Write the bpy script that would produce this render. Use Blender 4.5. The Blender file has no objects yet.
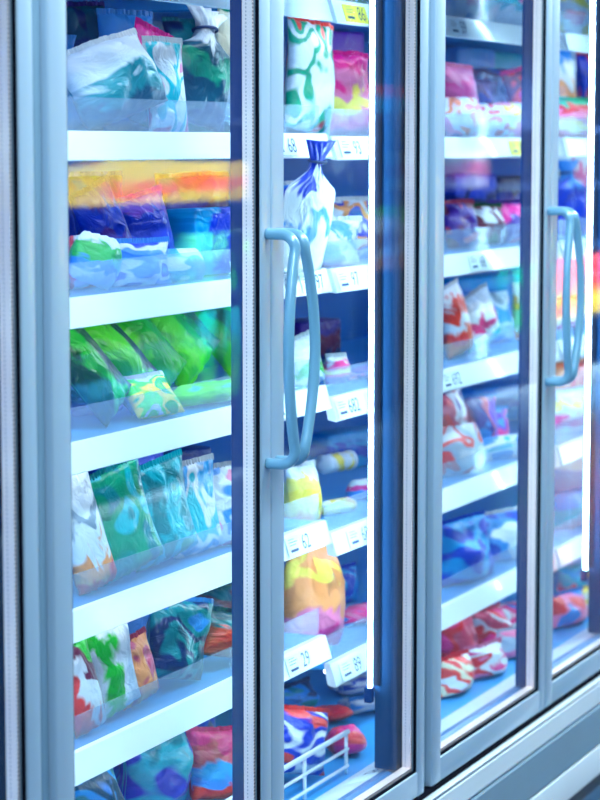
import bpy, bmesh, math, random
from mathutils import Vector, Matrix, noise

S = bpy.context.scene
COL = S.collection
PI = math.pi

# ---------------------------------------------------------------- camera
FPX = 2314.0
TH = math.radians(24.42)
PH = math.atan(255 / FPX)
CF = Vector((math.cos(PH) * math.cos(TH), math.cos(PH) * math.sin(TH), -math.sin(PH)))
CR = Vector((math.sin(TH), -math.cos(TH), 0))
CU = CR.cross(CF)
CP = Vector((0, -1.743, 1.68))
cam = bpy.data.cameras.new('camera')
cam.sensor_fit = 'VERTICAL'
cam.sensor_height = 36
cam.sensor_width = 27
cam.lens = FPX / 800 * 36
cam.clip_start = 0.05
cam.dof.use_dof = True
cam.dof.focus_distance = 4.3
cam.dof.aperture_fstop = 4.5
co = bpy.data.objects.new('camera', cam)
COL.objects.link(co)
co.matrix_world = Matrix(((CR.x, CU.x, -CF.x, CP.x), (CR.y, CU.y, -CF.y, CP.y), (CR.z, CU.z, -CF.z, CP.z), (0, 0, 0, 1)))
S.camera = co


def at(px, py, Y):
    """point of the vertical plane y = Y that the photograph shows at pixel px, py"""
    d = CF + CR * ((px - 300) / FPX) - CU * ((py - 400) / FPX)
    return CP + d * ((Y - CP.y) / d.y)


def scale_at(p):
    """pixels per metre: along x, along y, along z"""
    z = (p - CP).dot(CF)
    xpx = FPX * (p - CP).dot(CR) / z
    ax = (FPX * CR.x - xpx * CF.x) / z
    ay = -(FPX * CR.y - xpx * CF.y) / z
    return ax, ay, FPX * CU.z / z


# ---------------------------------------------------------------- materials
def new_mat(name):
    m = bpy.data.materials.new(name)
    m.use_nodes = True
    nt = m.node_tree
    for n in list(nt.nodes):
        nt.nodes.remove(n)
    out = nt.nodes.new('ShaderNodeOutputMaterial')
    return m, nt, out


def bsdf(nt, col=(0.8, 0.8, 0.8), rough=0.5, metal=0.0, coat=0.0, spec=0.5):
    b = nt.nodes.new('ShaderNodeBsdfPrincipled')
    b.inputs['Base Color'].default_value = (*col, 1)
    b.inputs['Roughness'].default_value = rough
    b.inputs['Metallic'].default_value = metal
    b.inputs['Coat Weight'].default_value = coat
    b.inputs['Coat Roughness'].default_value = 0.08
    b.inputs['Specular IOR Level'].default_value = spec
    return b


def simple(name, col, rough=0.5, metal=0.0, coat=0.0, var=0.06, scale=8.0, bump=0.0):
    m, nt, out = new_mat(name)
    b = bsdf(nt, col, rough, metal, coat)
    tc = nt.nodes.new('ShaderNodeTexCoord')
    no = nt.nodes.new('ShaderNodeTexNoise')
    no.inputs['Scale'].default_value = scale
    no.inputs['Detail'].default_value = 5
    nt.links.new(tc.outputs['Object'], no.inputs['Vector'])
    mx = nt.nodes.new('ShaderNodeMix')
    mx.data_type = 'RGBA'
    mx.inputs['A'].default_value = (*[c * (1 - var) for c in col], 1)
    mx.inputs['B'].default_value = (*[min(1, c * (1 + var)) for c in col], 1)
    nt.links.new(no.outputs['Fac'], mx.inputs['Factor'])
    nt.links.new(mx.outputs['Result'], b.inputs['Base Color'])
    if bump:
        bp = nt.nodes.new('ShaderNodeBump')
        bp.inputs['Strength'].default_value = bump
        bp.inputs['Distance'].default_value = 0.002
        nt.links.new(no.outputs['Fac'], bp.inputs['Height'])
        nt.links.new(bp.outputs['Normal'], b.inputs['Normal'])
    nt.links.new(b.outputs[0], out.inputs[0])
    return m


def emit(name, col, s):
    m, nt, out = new_mat(name)
    e = nt.nodes.new('ShaderNodeEmission')
    e.inputs['Color'].default_value = (*col, 1)
    e.inputs['Strength'].default_value = s
    nt.links.new(e.outputs[0], out.inputs[0])
    return m


def clear(name, tint, ior=1.5, rough=0.0, gain=1.0, haze=0.0, hcol=(0.8, 0.9, 1.0)):
    """thin clear sheet: see-through, with the mirror share of a dielectric on either side"""
    m, nt, out = new_mat(name)
    geo = nt.nodes.new('ShaderNodeNewGeometry')
    mr = nt.nodes.new('ShaderNodeMapRange')
    mr.inputs['To Min'].default_value = ior
    mr.inputs['To Max'].default_value = 1 / ior
    nt.links.new(geo.outputs['Backfacing'], mr.inputs['Value'])
    fr = nt.nodes.new('ShaderNodeFresnel')
    nt.links.new(mr.outputs[0], fr.inputs['IOR'])
    mu = nt.nodes.new('ShaderNodeMath')
    mu.operation = 'MULTIPLY'
    mu.use_clamp = True
    mu.inputs[1].default_value = gain
    nt.links.new(fr.outputs[0], mu.inputs[0])
    tr = nt.nodes.new('ShaderNodeBsdfTransparent')
    tr.inputs['Color'].default_value = (*tint, 1)
    src = tr
    if haze:
        df = nt.nodes.new('ShaderNodeBsdfDiffuse')
        df.inputs['Color'].default_value = (*hcol, 1)
        hm = nt.nodes.new('ShaderNodeMixShader')
        hm.inputs[0].default_value = haze
        nt.links.new(tr.outputs[0], hm.inputs[1])
        nt.links.new(df.outputs[0], hm.inputs[2])
        src = hm
    gl = nt.nodes.new('ShaderNodeBsdfGlossy')
    gl.inputs['Roughness'].default_value = rough
    mx = nt.nodes.new('ShaderNodeMixShader')
    nt.links.new(mu.outputs[0], mx.inputs[0])
    nt.links.new(src.outputs[0], mx.inputs[1])
    nt.links.new(gl.outputs[0], mx.inputs[2])
    nt.links.new(mx.outputs[0], out.inputs[0])
    return m


def spacer_mat():
    m, nt, out = new_mat('perforated_aluminium')
    b = bsdf(nt, (0.80, 0.76, 0.78), 0.34, 0.35)
    tc = nt.nodes.new('ShaderNodeTexCoord')
    sp = nt.nodes.new('ShaderNodeSeparateXYZ')
    nt.links.new(tc.outputs['Object'], sp.inputs[0])

    def saw(sock, period, off):
        a = nt.nodes.new('ShaderNodeMath'); a.operation = 'ADD'; a.inputs[1].default_value = off
        nt.links.new(sock, a.inputs[0])
        d = nt.nodes.new('ShaderNodeMath'); d.operation = 'DIVIDE'; d.inputs[1].default_value = period
        nt.links.new(a.outputs[0], d.inputs[0])
        f = nt.nodes.new('ShaderNodeMath'); f.operation = 'FRACT'
        nt.links.new(d.outputs[0], f.inputs[0])
        s = nt.nodes.new('ShaderNodeMath'); s.operation = 'SUBTRACT'; s.inputs[1].default_value = 0.5
        nt.links.new(f.outputs[0], s.inputs[0])
        q = nt.nodes.new('ShaderNodeMath'); q.operation = 'ABSOLUTE'
        nt.links.new(s.outputs[0], q.inputs[0])
        return q.outputs[0]
    az = saw(sp.outputs['Z'], 0.0066, 0)
    ay = saw(sp.outputs['Y'], 0.013, -0.0045)
    lz = nt.nodes.new('ShaderNodeMath'); lz.operation = 'LESS_THAN'; lz.inputs[1].default_value = 0.26
    nt.links.new(az, lz.inputs[0])
    ly = nt.nodes.new('ShaderNodeMath'); ly.operation = 'LESS_THAN'; ly.inputs[1].default_value = 0.085
    nt.links.new(ay, ly.inputs[0])
    an = nt.nodes.new('ShaderNodeMath'); an.operation = 'MULTIPLY'
    nt.links.new(lz.outputs[0], an.inputs[0]); nt.links.new(ly.outputs[0], an.inputs[1])
    mx = nt.nodes.new('ShaderNodeMix'); mx.data_type = 'RGBA'
    mx.inputs['A'].default_value = (1.0, 0.80, 0.76, 1)  # warm light mirrored from the aisle put into the base colour
    mx.inputs['B'].default_value = (0.50, 0.40, 0.42, 1)
    nt.links.new(an.outputs[0], mx.inputs['Factor'])
    nt.links.new(mx.outputs['Result'], b.inputs['Base Color'])
    nt.links.new(b.outputs[0], out.inputs[0])
    return m


M = {
    'stile': simple('door_aluminium', (0.32, 0.46, 0.60), 0.36, 0.2, 0.1, 0.03, 3),
    'mullion': simple('mullion_aluminium', (0.20, 0.34, 0.46), 0.4, 0.25, 0.1, 0.03, 3),
    'handle': simple('handle_enamel', (0.15, 0.35, 0.50), 0.28, 0.1, 0.5, 0.02, 5),
    'gasket': simple('black_rubber', (0.003, 0.004, 0.010), 0.85),
    'spacer': spacer_mat(),
    'glass': clear('door_glass', (0.955, 0.985, 1.0), 1.5, 0.0, 0.27),
    'guard': clear('clear_guard_plastic', (0.90, 0.95, 1.0), 1.45, 0.12, 0.30, 0.17, (0.72, 0.82, 0.95)),
    'tagcover': clear('price_channel_plastic', (0.97, 0.99, 1.0), 1.45, 0.08),
    'rail': simple('white_price_rail', (0.90, 0.95, 0.97), 0.35, 0, 0.3, 0.02, 4),
    'deck': simple('blue_cast_shelf_enamel', (0.03, 0.33, 0.72), 0.4, 0, 0.1, 0.03, 6),  # white shelves, with the blue cast of the light put into the colour
    'liner': simple('blue_cast_liner', (0.002, 0.15, 0.50), 0.45, 0, 0.1, 0.05, 3),  # deep blue of the case light put into the liner colour
    'shelving': simple('dark_navy_paint', (0.004, 0.012, 0.04), 0.9),
    'sill': simple('sill_plastic', (0.05, 0.19, 0.42), 0.35, 0, 0.1, 0.04, 5),
    'postdark': simple('inner_post_plastic', (0.005, 0.035, 0.16), 0.4, 0, 0.0, 0.05, 5),
    'post': simple('inner_post_enamel', (0.012, 0.05, 0.14), 0.30, 0, 0.2, 0.05, 5),
    'led': emit('led_tube_light', (0.55, 0.86, 1.0), 50.0),
    'strip': emit('added_fill_glow', (0.94, 0.97, 1.0), 6.5),  # added glow that evens out the light on the packs
    'fascia': simple('fascia_enamel', (0.66, 0.76, 0.83), 0.4, 0.1, 0.1, 0.04, 5),
    'bumper': simple('grey_bumper_vinyl', (0.16, 0.27, 0.37), 0.5, 0, 0, 0.05, 6),
    'kick': simple('dark_kick_enamel', (0.02, 0.06, 0.12), 0.5),
    'tag': simple('price_card_paper', (0.78, 0.90, 0.95), 0.6),
    'ink': simple('price_ink', (0.02, 0.05, 0.16), 0.6),
    'wire': simple('white_wire_enamel', (0.85, 0.92, 0.98), 0.3, 0, 0.4, 0.02, 5),
    'yellowtag': simple('yellow_price_card', (0.95, 0.80, 0.08), 0.6),
}

for k_ in ('post', 'postdark', 'shelving', 'gasket'):
    for n_ in M[k_].node_tree.nodes:
        if n_.type == 'BSDF_PRINCIPLED':
            n_.inputs['Specular IOR Level'].default_value = 0.03
            n_.inputs['Coat Weight'].default_value = 0.0
            n_.inputs['Roughness'].default_value = 0.8

# ---------------------------------------------------------------- mesh helpers
class MB:
    def __init__(self):
        self.v, self.f, self.mi, self.sm = [], [], [], []

    def add(self, vs, fs, mi=0, smooth=False):
        o = len(self.v)
        self.v += [tuple(p) for p in vs]
        for f in fs:
            self.f.append([i + o for i in f]); self.mi.append(mi); self.sm.append(smooth)
        return self

    def box(self, x0, x1, y0, y1, z0, z1, mi=0, b=0.0):
        if b <= 0:
            vs = [(x, y, z) for x in (x0, x1) for y in (y0, y1) for z in (z0, z1)]
            fs = [(0, 1, 3, 2), (4, 6, 7, 5), (0, 4, 5, 1), (2, 3, 7, 6), (0, 2, 6, 4), (1, 5, 7, 3)]
            return self.add(vs, fs, mi)
        bm = bmesh.new()
        bmesh.ops.create_cube(bm, size=1)
        for q in bm.verts:
            q.co = Vector(((x0 + x1) / 2 + q.co.x * (x1 - x0), (y0 + y1) / 2 + q.co.y * (y1 - y0), (z0 + z1) / 2 + q.co.z * (z1 - z0)))
        bmesh.ops.bevel(bm, geom=list(bm.edges), offset=b, segments=3, profile=0.5, affect='EDGES')
        bm.verts.index_update()
        self.add([q.co.copy() for q in bm.verts], [[q.index for q in f.verts] for f in bm.faces], mi, True)
        bm.free()
        return self

    def tube(self, pts, r, n=12, mi=0, flat=1.0):
        pts = [Vector(p) for p in pts]
        vs, fs = [], []
        up = None
        for i, p in enumerate(pts):
            t = (pts[min(i + 1, len(pts) - 1)] - pts[max(i - 1, 0)]).normalized()
            if up is None:
                up = t.orthogonal().normalized()
            a = (up - t * up.dot(t)).normalized(); up = a
            c = t.cross(a)
            for k in range(n):
                w = 2 * PI * k / n
                vs.append(p + (a * math.cos(w) + c * math.sin(w) * flat) * r)
        for i in range(len(pts) - 1):
            for k in range(n):
                fs.append((i * n + k, i * n + (k + 1) % n, (i + 1) * n + (k + 1) % n, (i + 1) * n + k))
        fs.append(list(range(n))[::-1])
        fs.append([(len(pts) - 1) * n + k for k in range(n)])
        return self.add(vs, fs, mi, True)

    def prism_x(self, prof, x0, x1, mi=0, smooth=False):
        n = len(prof)
        vs = [(x0, y, z) for y, z in prof] + [(x1, y, z) for y, z in prof]
        fs = [(i, (i + 1) % n, n + (i + 1) % n, n + i) for i in range(n)]
        fs += [list(range(n))[::-1], [n + i for i in range(n)]]
        return self.add(vs, fs, mi, smooth)

    def build(self, name, mats, parent=None, uv=None):
        me = bpy.data.meshes.new(name)
        me.from_pydata(self.v, [], self.f)
        for m in (mats if isinstance(mats, (list, tuple)) else [mats]):
            me.materials.append(m)
        me.polygons.foreach_set('material_index', self.mi)
        me.polygons.foreach_set('use_smooth', self.sm)
        if uv is not None:
            l = me.uv_layers.new(name='uv')
            for lp in me.loops:
                l.data[lp.index].uv = uv[lp.vertex_index]
        bm = bmesh.new(); bm.from_mesh(me)
        bmesh.ops.recalc_face_normals(bm, faces=bm.faces)
        bm.to_mesh(me); bm.free()
        me.update()
        o = bpy.data.objects.new(name, me)
        COL.objects.link(o)
        if parent is not None:
            o.parent = parent
        return o


def tag(o, label=None, cat=None, group=None, kind=None):
    if label: o['label'] = label
    if cat: o['category'] = cat
    if group: o['group'] = group
    if kind: o['kind'] = kind
    return o


def empty(name, loc, label, cat, group=None):
    o = bpy.data.objects.new(name, None)
    o.empty_display_size = 0.1
    COL.objects.link(o)
    o.location = loc
    return tag(o, label, cat, group)


_text = {}


def text_mesh(s):
    """outline of a short text as vertices and faces, 1 unit tall, origin at its centre"""
    if s not in _text:
        c = bpy.data.curves.new('t', 'FONT')
        c.body = s; c.align_x = 'CENTER'; c.align_y = 'CENTER'; c.resolution_u = 3
        o = bpy.data.objects.new('t', c)
        COL.objects.link(o)
        bpy.context.view_layer.update()
        me = bpy.data.meshes.new_from_object(o.evaluated_get(bpy.context.evaluated_depsgraph_get()))
        _text[s] = ([v.co.copy() for v in me.vertices], [list(p.vertices) for p in me.polygons])
        bpy.data.objects.remove(o); bpy.data.curves.remove(c); bpy.data.meshes.remove(me)
    return _text[s]


# ---------------------------------------------------------------- the freezer row
PITCH = 1.57
ROWZ = [1.938, 1.655, 1.372, 1.123, 0.832, 0.581]       # underside of the price rails, left pair
ROWZ_R = [1.936, 1.650, 1.368, 1.092, 0.799, 0.512]     # right pair
RAIL_H = 0.047
FRONT = 0.236
DOOR_T, DOOR_B = 2.16, 0.311


def make_tag(sh, x, zb, digits, yellow=False, w=0.125):
    """a price card in the sloping rail: card, digits, small print"""
    tilt = math.radians(18)
    mb = MB()
    sl, sn = math.cos(tilt), math.sin(tilt)
    y0 = FRONT - 0.0172

    def P(u, v, d):     # u along x, v up the slope, d off the face
        return (x + u, y0 + v * sn - d * sl, zb + 0.003 + v * sl + 0.0 - d * sn * -1)
    hgt = 0.040
    a, b = -w / 2, w / 2
    vs = [P(a, 0.001, 0.0006), P(b, 0.001, 0.0006), P(b, hgt, 0.0006), P(a, hgt, 0.0006),
          P(a, 0.001, 0.0018), P(b, 0.001, 0.0018), P(b, hgt, 0.0018), P(a, hgt, 0.0018)]
    mb.add(vs, [(0, 1, 2, 3), (4, 5, 6, 7), (0, 1, 5, 4), (1, 2, 6, 5), (2, 3, 7, 6), (3, 0, 4, 7)], 0)
    tv, tf = text_mesh(digits)
    mb.add([P(0.030 + q.x * 0.040, hgt * 0.5 + q.y * 0.044, 0.0023) for q in tv], tf, 1)
    for (u0, u1, v0, v1) in ((-0.050, -0.012, 0.008, 0.014), (-0.050, -0.018, 0.022, 0.0236), (-0.050, -0.010, 0.028, 0.0296), (-0.050, -0.022, 0.034, 0.0355)):
        mb.add([P(u0, v0, 0.0023), P(u1, v0, 0.0023), P(u1, v1, 0.0023), P(u0, v1, 0.0023)], [(0, 1, 2, 3)], 1)
    return mb.build('price_tag', [M['yellowtag' if yellow else 'tag'], M['ink']], sh)


def make_shelf(cab, zb, tags, guard=True):
    L0, L1 = 0.012, PITCH - 0.012
    zt = zb + RAIL_H
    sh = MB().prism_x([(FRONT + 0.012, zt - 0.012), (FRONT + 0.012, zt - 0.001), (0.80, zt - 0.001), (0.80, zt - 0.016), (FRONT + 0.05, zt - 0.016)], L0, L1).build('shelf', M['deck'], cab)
    tilt = math.radians(18)
    dy = RAIL_H * math.tan(tilt)
    MB().prism_x([(FRONT - 0.017, zb), (FRONT - 0.014, zb - 0.002), (FRONT + 0.004, zb + 0.002), (FRONT + 0.0115, zt - 0.006), (FRONT + 0.0115, zt + 0.002), (FRONT - 0.017 + dy, zt + 0.002)], L0, L1).build('price_rail', M['rail'], sh)
    MB().box(L0 + 0.03, L1 - 0.03, FRONT + 0.014, FRONT + 0.026, zb + 0.020, zb + 0.030).build('added_fill_strip', M['strip'], sh)  # unseen strip added behind the rail to light the packs
    if guard:
        MB().box(L0 + 0.004, L1 - 0.004, FRONT + 0.0125, FRONT + 0.0155, zt - 0.001, zt + 0.060).build('front_guard', M['guard'], sh)
    for x, d, yl in tags:
        make_tag(sh, x, zb, d, yl)
    return sh


def make_door(cab, x0, x1, handle_side, label):
    """frame, two panes with a perforated spacer between them, black gasket, bowed handle"""
    sl, sw, rh = 0.055, 0.0405, 0.055
    z0, z1 = DOOR_B, DOOR_T
    mb = MB()
    mb.box(x0, x0 + sl, 0, 0.036, z0, z1, 0, 0.004)
    mb.box(x1 - sw, x1, 0, 0.036, z0, z1, 0, 0.004)
    mb.box(x0 + sl - 0.006, x1 - sw + 0.006, 0.0004, 0.0356, z0 + 0.0003, z0 + rh, 0, 0.004)
    mb.box(x0 + sl - 0.006, x1 - sw + 0.006, 0.0004, 0.0356, z1 - rh, z1 - 0.0003, 0, 0.004)
    d = mb.build('door', M['stile'], cab)
    d['label'] = label
    ix0, ix1, iz0, iz1 = x0 + sl, x1 - sw, z0 + rh, z1 - rh
    g = MB()
    t = 0.0035
    for (a0, a1, b0, b1) in ((ix0, ix0 + t, iz0, iz1), (ix1 - t, ix1, iz0, iz1), (ix0 + t, ix1 - t, iz0, iz0 + t), (ix0 + t, ix1 - t, iz1 - t, iz1)):
        g.box(a0, a1, 0.0030, 0.0088, b0, b1)
        g.box(a0, a1, 0.0330, 0.0350, b0, b1)
    g.build('gasket', M['gasket'], d)
    s = MB()
    q0, q1 = t, t + 0.006
    for (a0, a1, b0, b1) in ((ix0 + q0, ix0 + q1, iz0 + q0, iz1 - q0), (ix1 - q1, ix1 - q0, iz0 + q0, iz1 - q0), (ix0 + q1, ix1 - q1, iz0 + q0, iz0 + q1), (ix0 + q1, ix1 - q1, iz1 - q1, iz1 - q0)):
        s.box(a0, a1, 0.0116, 0.0315, b0, b1)
    s.build('spacer', M['spacer'], d)
    for y in (0.0090, 0.0320):
        MB().box(ix0 + 0.002, ix1 - 0.002, y, y + 0.0024, iz0 + 0.002, iz1 - 0.002).build('glass_pane', M['glass'], d)
    # handle: posts out of the stile, bar bowed away from the neighbouring handle
    sg = 1 if handle_side == 'left' else -1
    hx = x0 + 0.022 if handle_side == 'left' else x1 - 0.017
    zt, zb = 1.524, 1.116
    pts = []
    out, bow, rc = 0.055, 0.036, 0.026
    for k in range(4):
        pts.append((hx, 0.002 - (out - rc) * k / 3 * 1.0, zt))
    for k in range(1, 7):
        w = k / 6 * PI / 2
        pts.append((hx, -(out - rc) - rc * math.sin(w), zt - rc + rc * math.cos(w)))
    n = 22
    za, zc = zt - rc, zb + rc
    body = []
    for k in range(1, n):
        u = k / n
        body.append((hx + sg * bow * math.sin(PI * u) ** 0.9, -out - 0.004 * math.sin(PI * u), za + (zc - za) * u))
    pts += body
    for k in range(0, 7):
        w = k / 6 * PI / 2
        pts.append((hx, -(out - rc) - rc * math.cos(w), zb + rc - rc * math.sin(w)))
    for k in range(1, 4):
        pts.append((hx, -(out - rc) * (1 - k / 3) + 0.002 * k / 3, zb))
    MB().tube(pts, 0.0098, 14).build('handle', M['handle'], d)
    return d


def make_cabinet(x0, label, rows, tags, doors, bottom_label=None, wire=False, inset=0.0):
    c = empty('freezer_cabinet', (x0, 0, 0), label, 'freezer', 'glass-door freezer cabinets in one row')
    W = PITCH
    MB().box(0, W, 0.82, 0.86, 0.10, 2.30).build('back_panel', M['liner'], c)
    MB().box(0, W, 0.04, 0.82, 2.20, 2.30).build('top_panel', M['liner'], c)
    MB().box(0, W, 0.0, 0.04, 2.165, 2.45, 0, 0.004).build('header_panel', M['fascia'], c)
    # floor of the case with the sill behind the doors
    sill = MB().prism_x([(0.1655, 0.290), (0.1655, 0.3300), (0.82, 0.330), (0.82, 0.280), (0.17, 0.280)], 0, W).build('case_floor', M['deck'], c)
    MB().prism_x([(0.0822, 0.300), (0.0822, 0.3586), (0.160, 0.3328), (0.1650, 0.3305), (0.1650, 0.300)], 0, W).build('ledge_rail', M['rail'], c)
    MB().prism_x([(0.040, 0.300), (0.040, 0.352), (0.060, 0.366), (0.0818, 0.3588), (0.0818, 0.300)], 0, W).build('sill_panel', M['sill'], c)
    if bottom_label is not None:
        p = MB()
        sl = math.atan2(0.048, 0.145)
        for bx, dg in bottom_label:
            def Q(u, v, d):
                return (bx + u, 0.085 + v * math.cos(sl) + d * math.sin(sl), 0.366 - (0.025) * math.tan(sl) - v * math.sin(sl) + d * math.cos(sl))
            p.add([Q(-.07, 0, .0012), Q(.07, 0, .0012), Q(.07, .055, .0012), Q(-.07, .055, .0012), Q(-.07, 0, .0004), Q(.07, 0, .0004), Q(.07, .055, .0004), Q(-.07, .055, .0004)],
                  [(0, 1, 2, 3), (4, 5, 6, 7), (0, 1, 5, 4), (1, 2, 6, 5), (2, 3, 7, 6), (3, 0, 4, 7)], 0)
            tv, tf = text_mesh(dg)
            p.add([Q(0.02 + q.x * 0.04, 0.027 - q.y * 0.04, .002) for q in tv], tf, 1)
        p.build('price_tag', [M['tag'], M['ink']], sill)
    # outside base: seam, fascia, bumper, plinth, kick
    MB().prism_x([(0.0, 0.2905), (-0.012, 0.2905), (-0.016, 0.2865), (-0.016, 0.240), (-0.012, 0.234), (0.0, 0.234)], 0.0008, W - 0.0008).build('fascia_panel', M['fascia'], c)
    MB().prism_x([(-0.0125, 0.2915), (0.02, 0.2915), (0.02, 0.3102), (-0.001, 0.3102), (-0.001, 0.2995), (-0.0125, 0.2935)], 0, W).build('gap_shade_strip', M['gasket'], c)  # black strip standing in for the shade in the gap under the doors
    MB().box(0.0008, W - 0.0008, -0.0175, -0.0015, 0.2945, 0.3000, 0, 0.0015).build('threshold_trim', M['fascia'], c)
    MB().prism_x([(0.0, 0.2335), (-0.010, 0.2335), (-0.016, 0.226), (-0.016, 0.130), (-0.010, 0.1235), (0.0, 0.1235)], 0.0008, W - 0.0008).build('bumper_strip', M['bumper'], c)
    MB().box(0.0008, W - 0.0008, -0.016, 0.0, 0.046, 0.123, 0, 0.003).build('plinth_panel', M['fascia'], c)
    MB().box(0, W, 0.0, 0.05, 0.002, 0.2910).build('kick_plate', M['kick'], c)
    # posts inside
    for px, side in ((0.0, 1), (W, -1)):
        p = MB()
        a, b = (0.0, 0.079) if side > 0 else (W - 0.079 - inset, W)
        p.box(a, b, 0.042, 0.092, 0.368, 2.195, 0, 0.003)
        a, b = (0.0, 0.0205) if side > 0 else (W - 0.0205, W)
        p.box(a, b, 0.0125, 0.043, 0.312, 2.160, 1, 0.002)
        post = p.build('hinge_post', [M['post'], M['mullion']], c)
        lx = 0.088 if side > 0 else W - 0.088 - inset
        MB().tube([(lx, 0.098, 0.545), (lx, 0.098, 2.19)], 0.0045, 12).build('led_tube', M['led'], post)
        hx = lx - side * 0.0075
        MB().box(hx - 0.0006, hx + 0.0006, 0.0790, 0.108, 0.548, 2.185).build('light_shield', M['gasket'], post)  # added plate that keeps the tube's light off the post
        e = MB()
        e.box(lx - 0.008, lx + 0.008, 0.0923, 0.109, 0.512, 0.5445, 0, 0.002)
        e.build('tube_cap', M['postdark'], post)
    MB().box(W / 2 - 0.022, W / 2 + 0.022, 0.0375, 0.070, 0.36, 2.195, 0, 0.003).build('centre_post', M['postdark'], c)
    for i, z in enumerate(rows):
        make_shelf(c, z, tags[i])
    if wire:
        w = MB()
        wy = 0.178
        for k, z in enumerate((0.350, 0.387, 0.425)):
            w.tube([(0.03, wy, z), (W - 0.02, wy, z)], 0.0058 if k == 2 else 0.0038, 8)
        for k in range(8):
            x = 0.03 + (W - 0.05) * k / 7
            w.tube([(x, wy + 0.004, 0.332), (x, wy + 0.004, 0.425)], 0.0042, 8)
        w.build('wire_fence', M['wire'], c)
    for (a, b, hs, lab) in doors:
        make_door(c, a, b, hs, lab)
    return c


H = 0.0215
D1 = (H, PITCH / 2 - 0.0012)
D2 = (PITCH / 2 + 0.0012, PITCH - H)
X_A, X_B, X_C, X_Z = 2.93, 4.50, 6.07, 1.36


def tg(*a):
    return [(x, d, False) for x, d in a]


make_cabinet(X_Z, 'grey-framed glass freezer cabinet cut off by the left edge of the photo', ROWZ,
             [[], tg((0.5, '68')), tg((0.6, '97')), [], tg((0.9, '62')), []],
             [(*D1, 'right', 'freezer door beyond the left edge'), (*D2, 'left', 'freezer door at the left edge, only its gasket strip showing')])
make_cabinet(X_A, 'big glass freezer cabinet at left, its two doors meeting at the nearest handles', ROWZ,
             [tg((1.15, '98')), tg((1.33, '68')), tg((1.315, '68'), (1.47, '97')), tg((1.33, '69')), tg((1.40, '62')), tg((1.40, '29'))],
             [(*D1, 'right', 'widest glass door, bright shelves behind it'), (*D2, 'left', 'second glass door with light tube behind its pane')],
             bottom_label=[(1.50, '29')], wire=True)
make_cabinet(X_B, 'glass freezer cabinet right of centre, further back in the row', ROWZ_R,
             [[(0.12, '86', True), (0.75, '59', False)], [(0.10, '93', False), (1.19, '65', True)], tg((0.09, '97'), (0.9, '68')), tg((0.085, '682'), (0.72, '692'), (0.25, '97')), tg((0.15, '68')), tg((0.11, '89'))],
             [(*D1, 'right', 'third glass door, pinkish packs behind it'), (*D2, 'left', 'glass door at the right edge of the photo')], inset=0.07)
make_cabinet(X_C, 'farthest glass freezer cabinet, glimpsed through the pane at the right edge', ROWZ_R,
             [[], tg((0.3, '68')), tg((0.2, '98')), tg((0.12, '83')), [], []],
             [(*D1, 'right', 'freezer door beyond the right edge'), (*D2, 'left', 'last freezer door beyond the right edge')])


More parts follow.
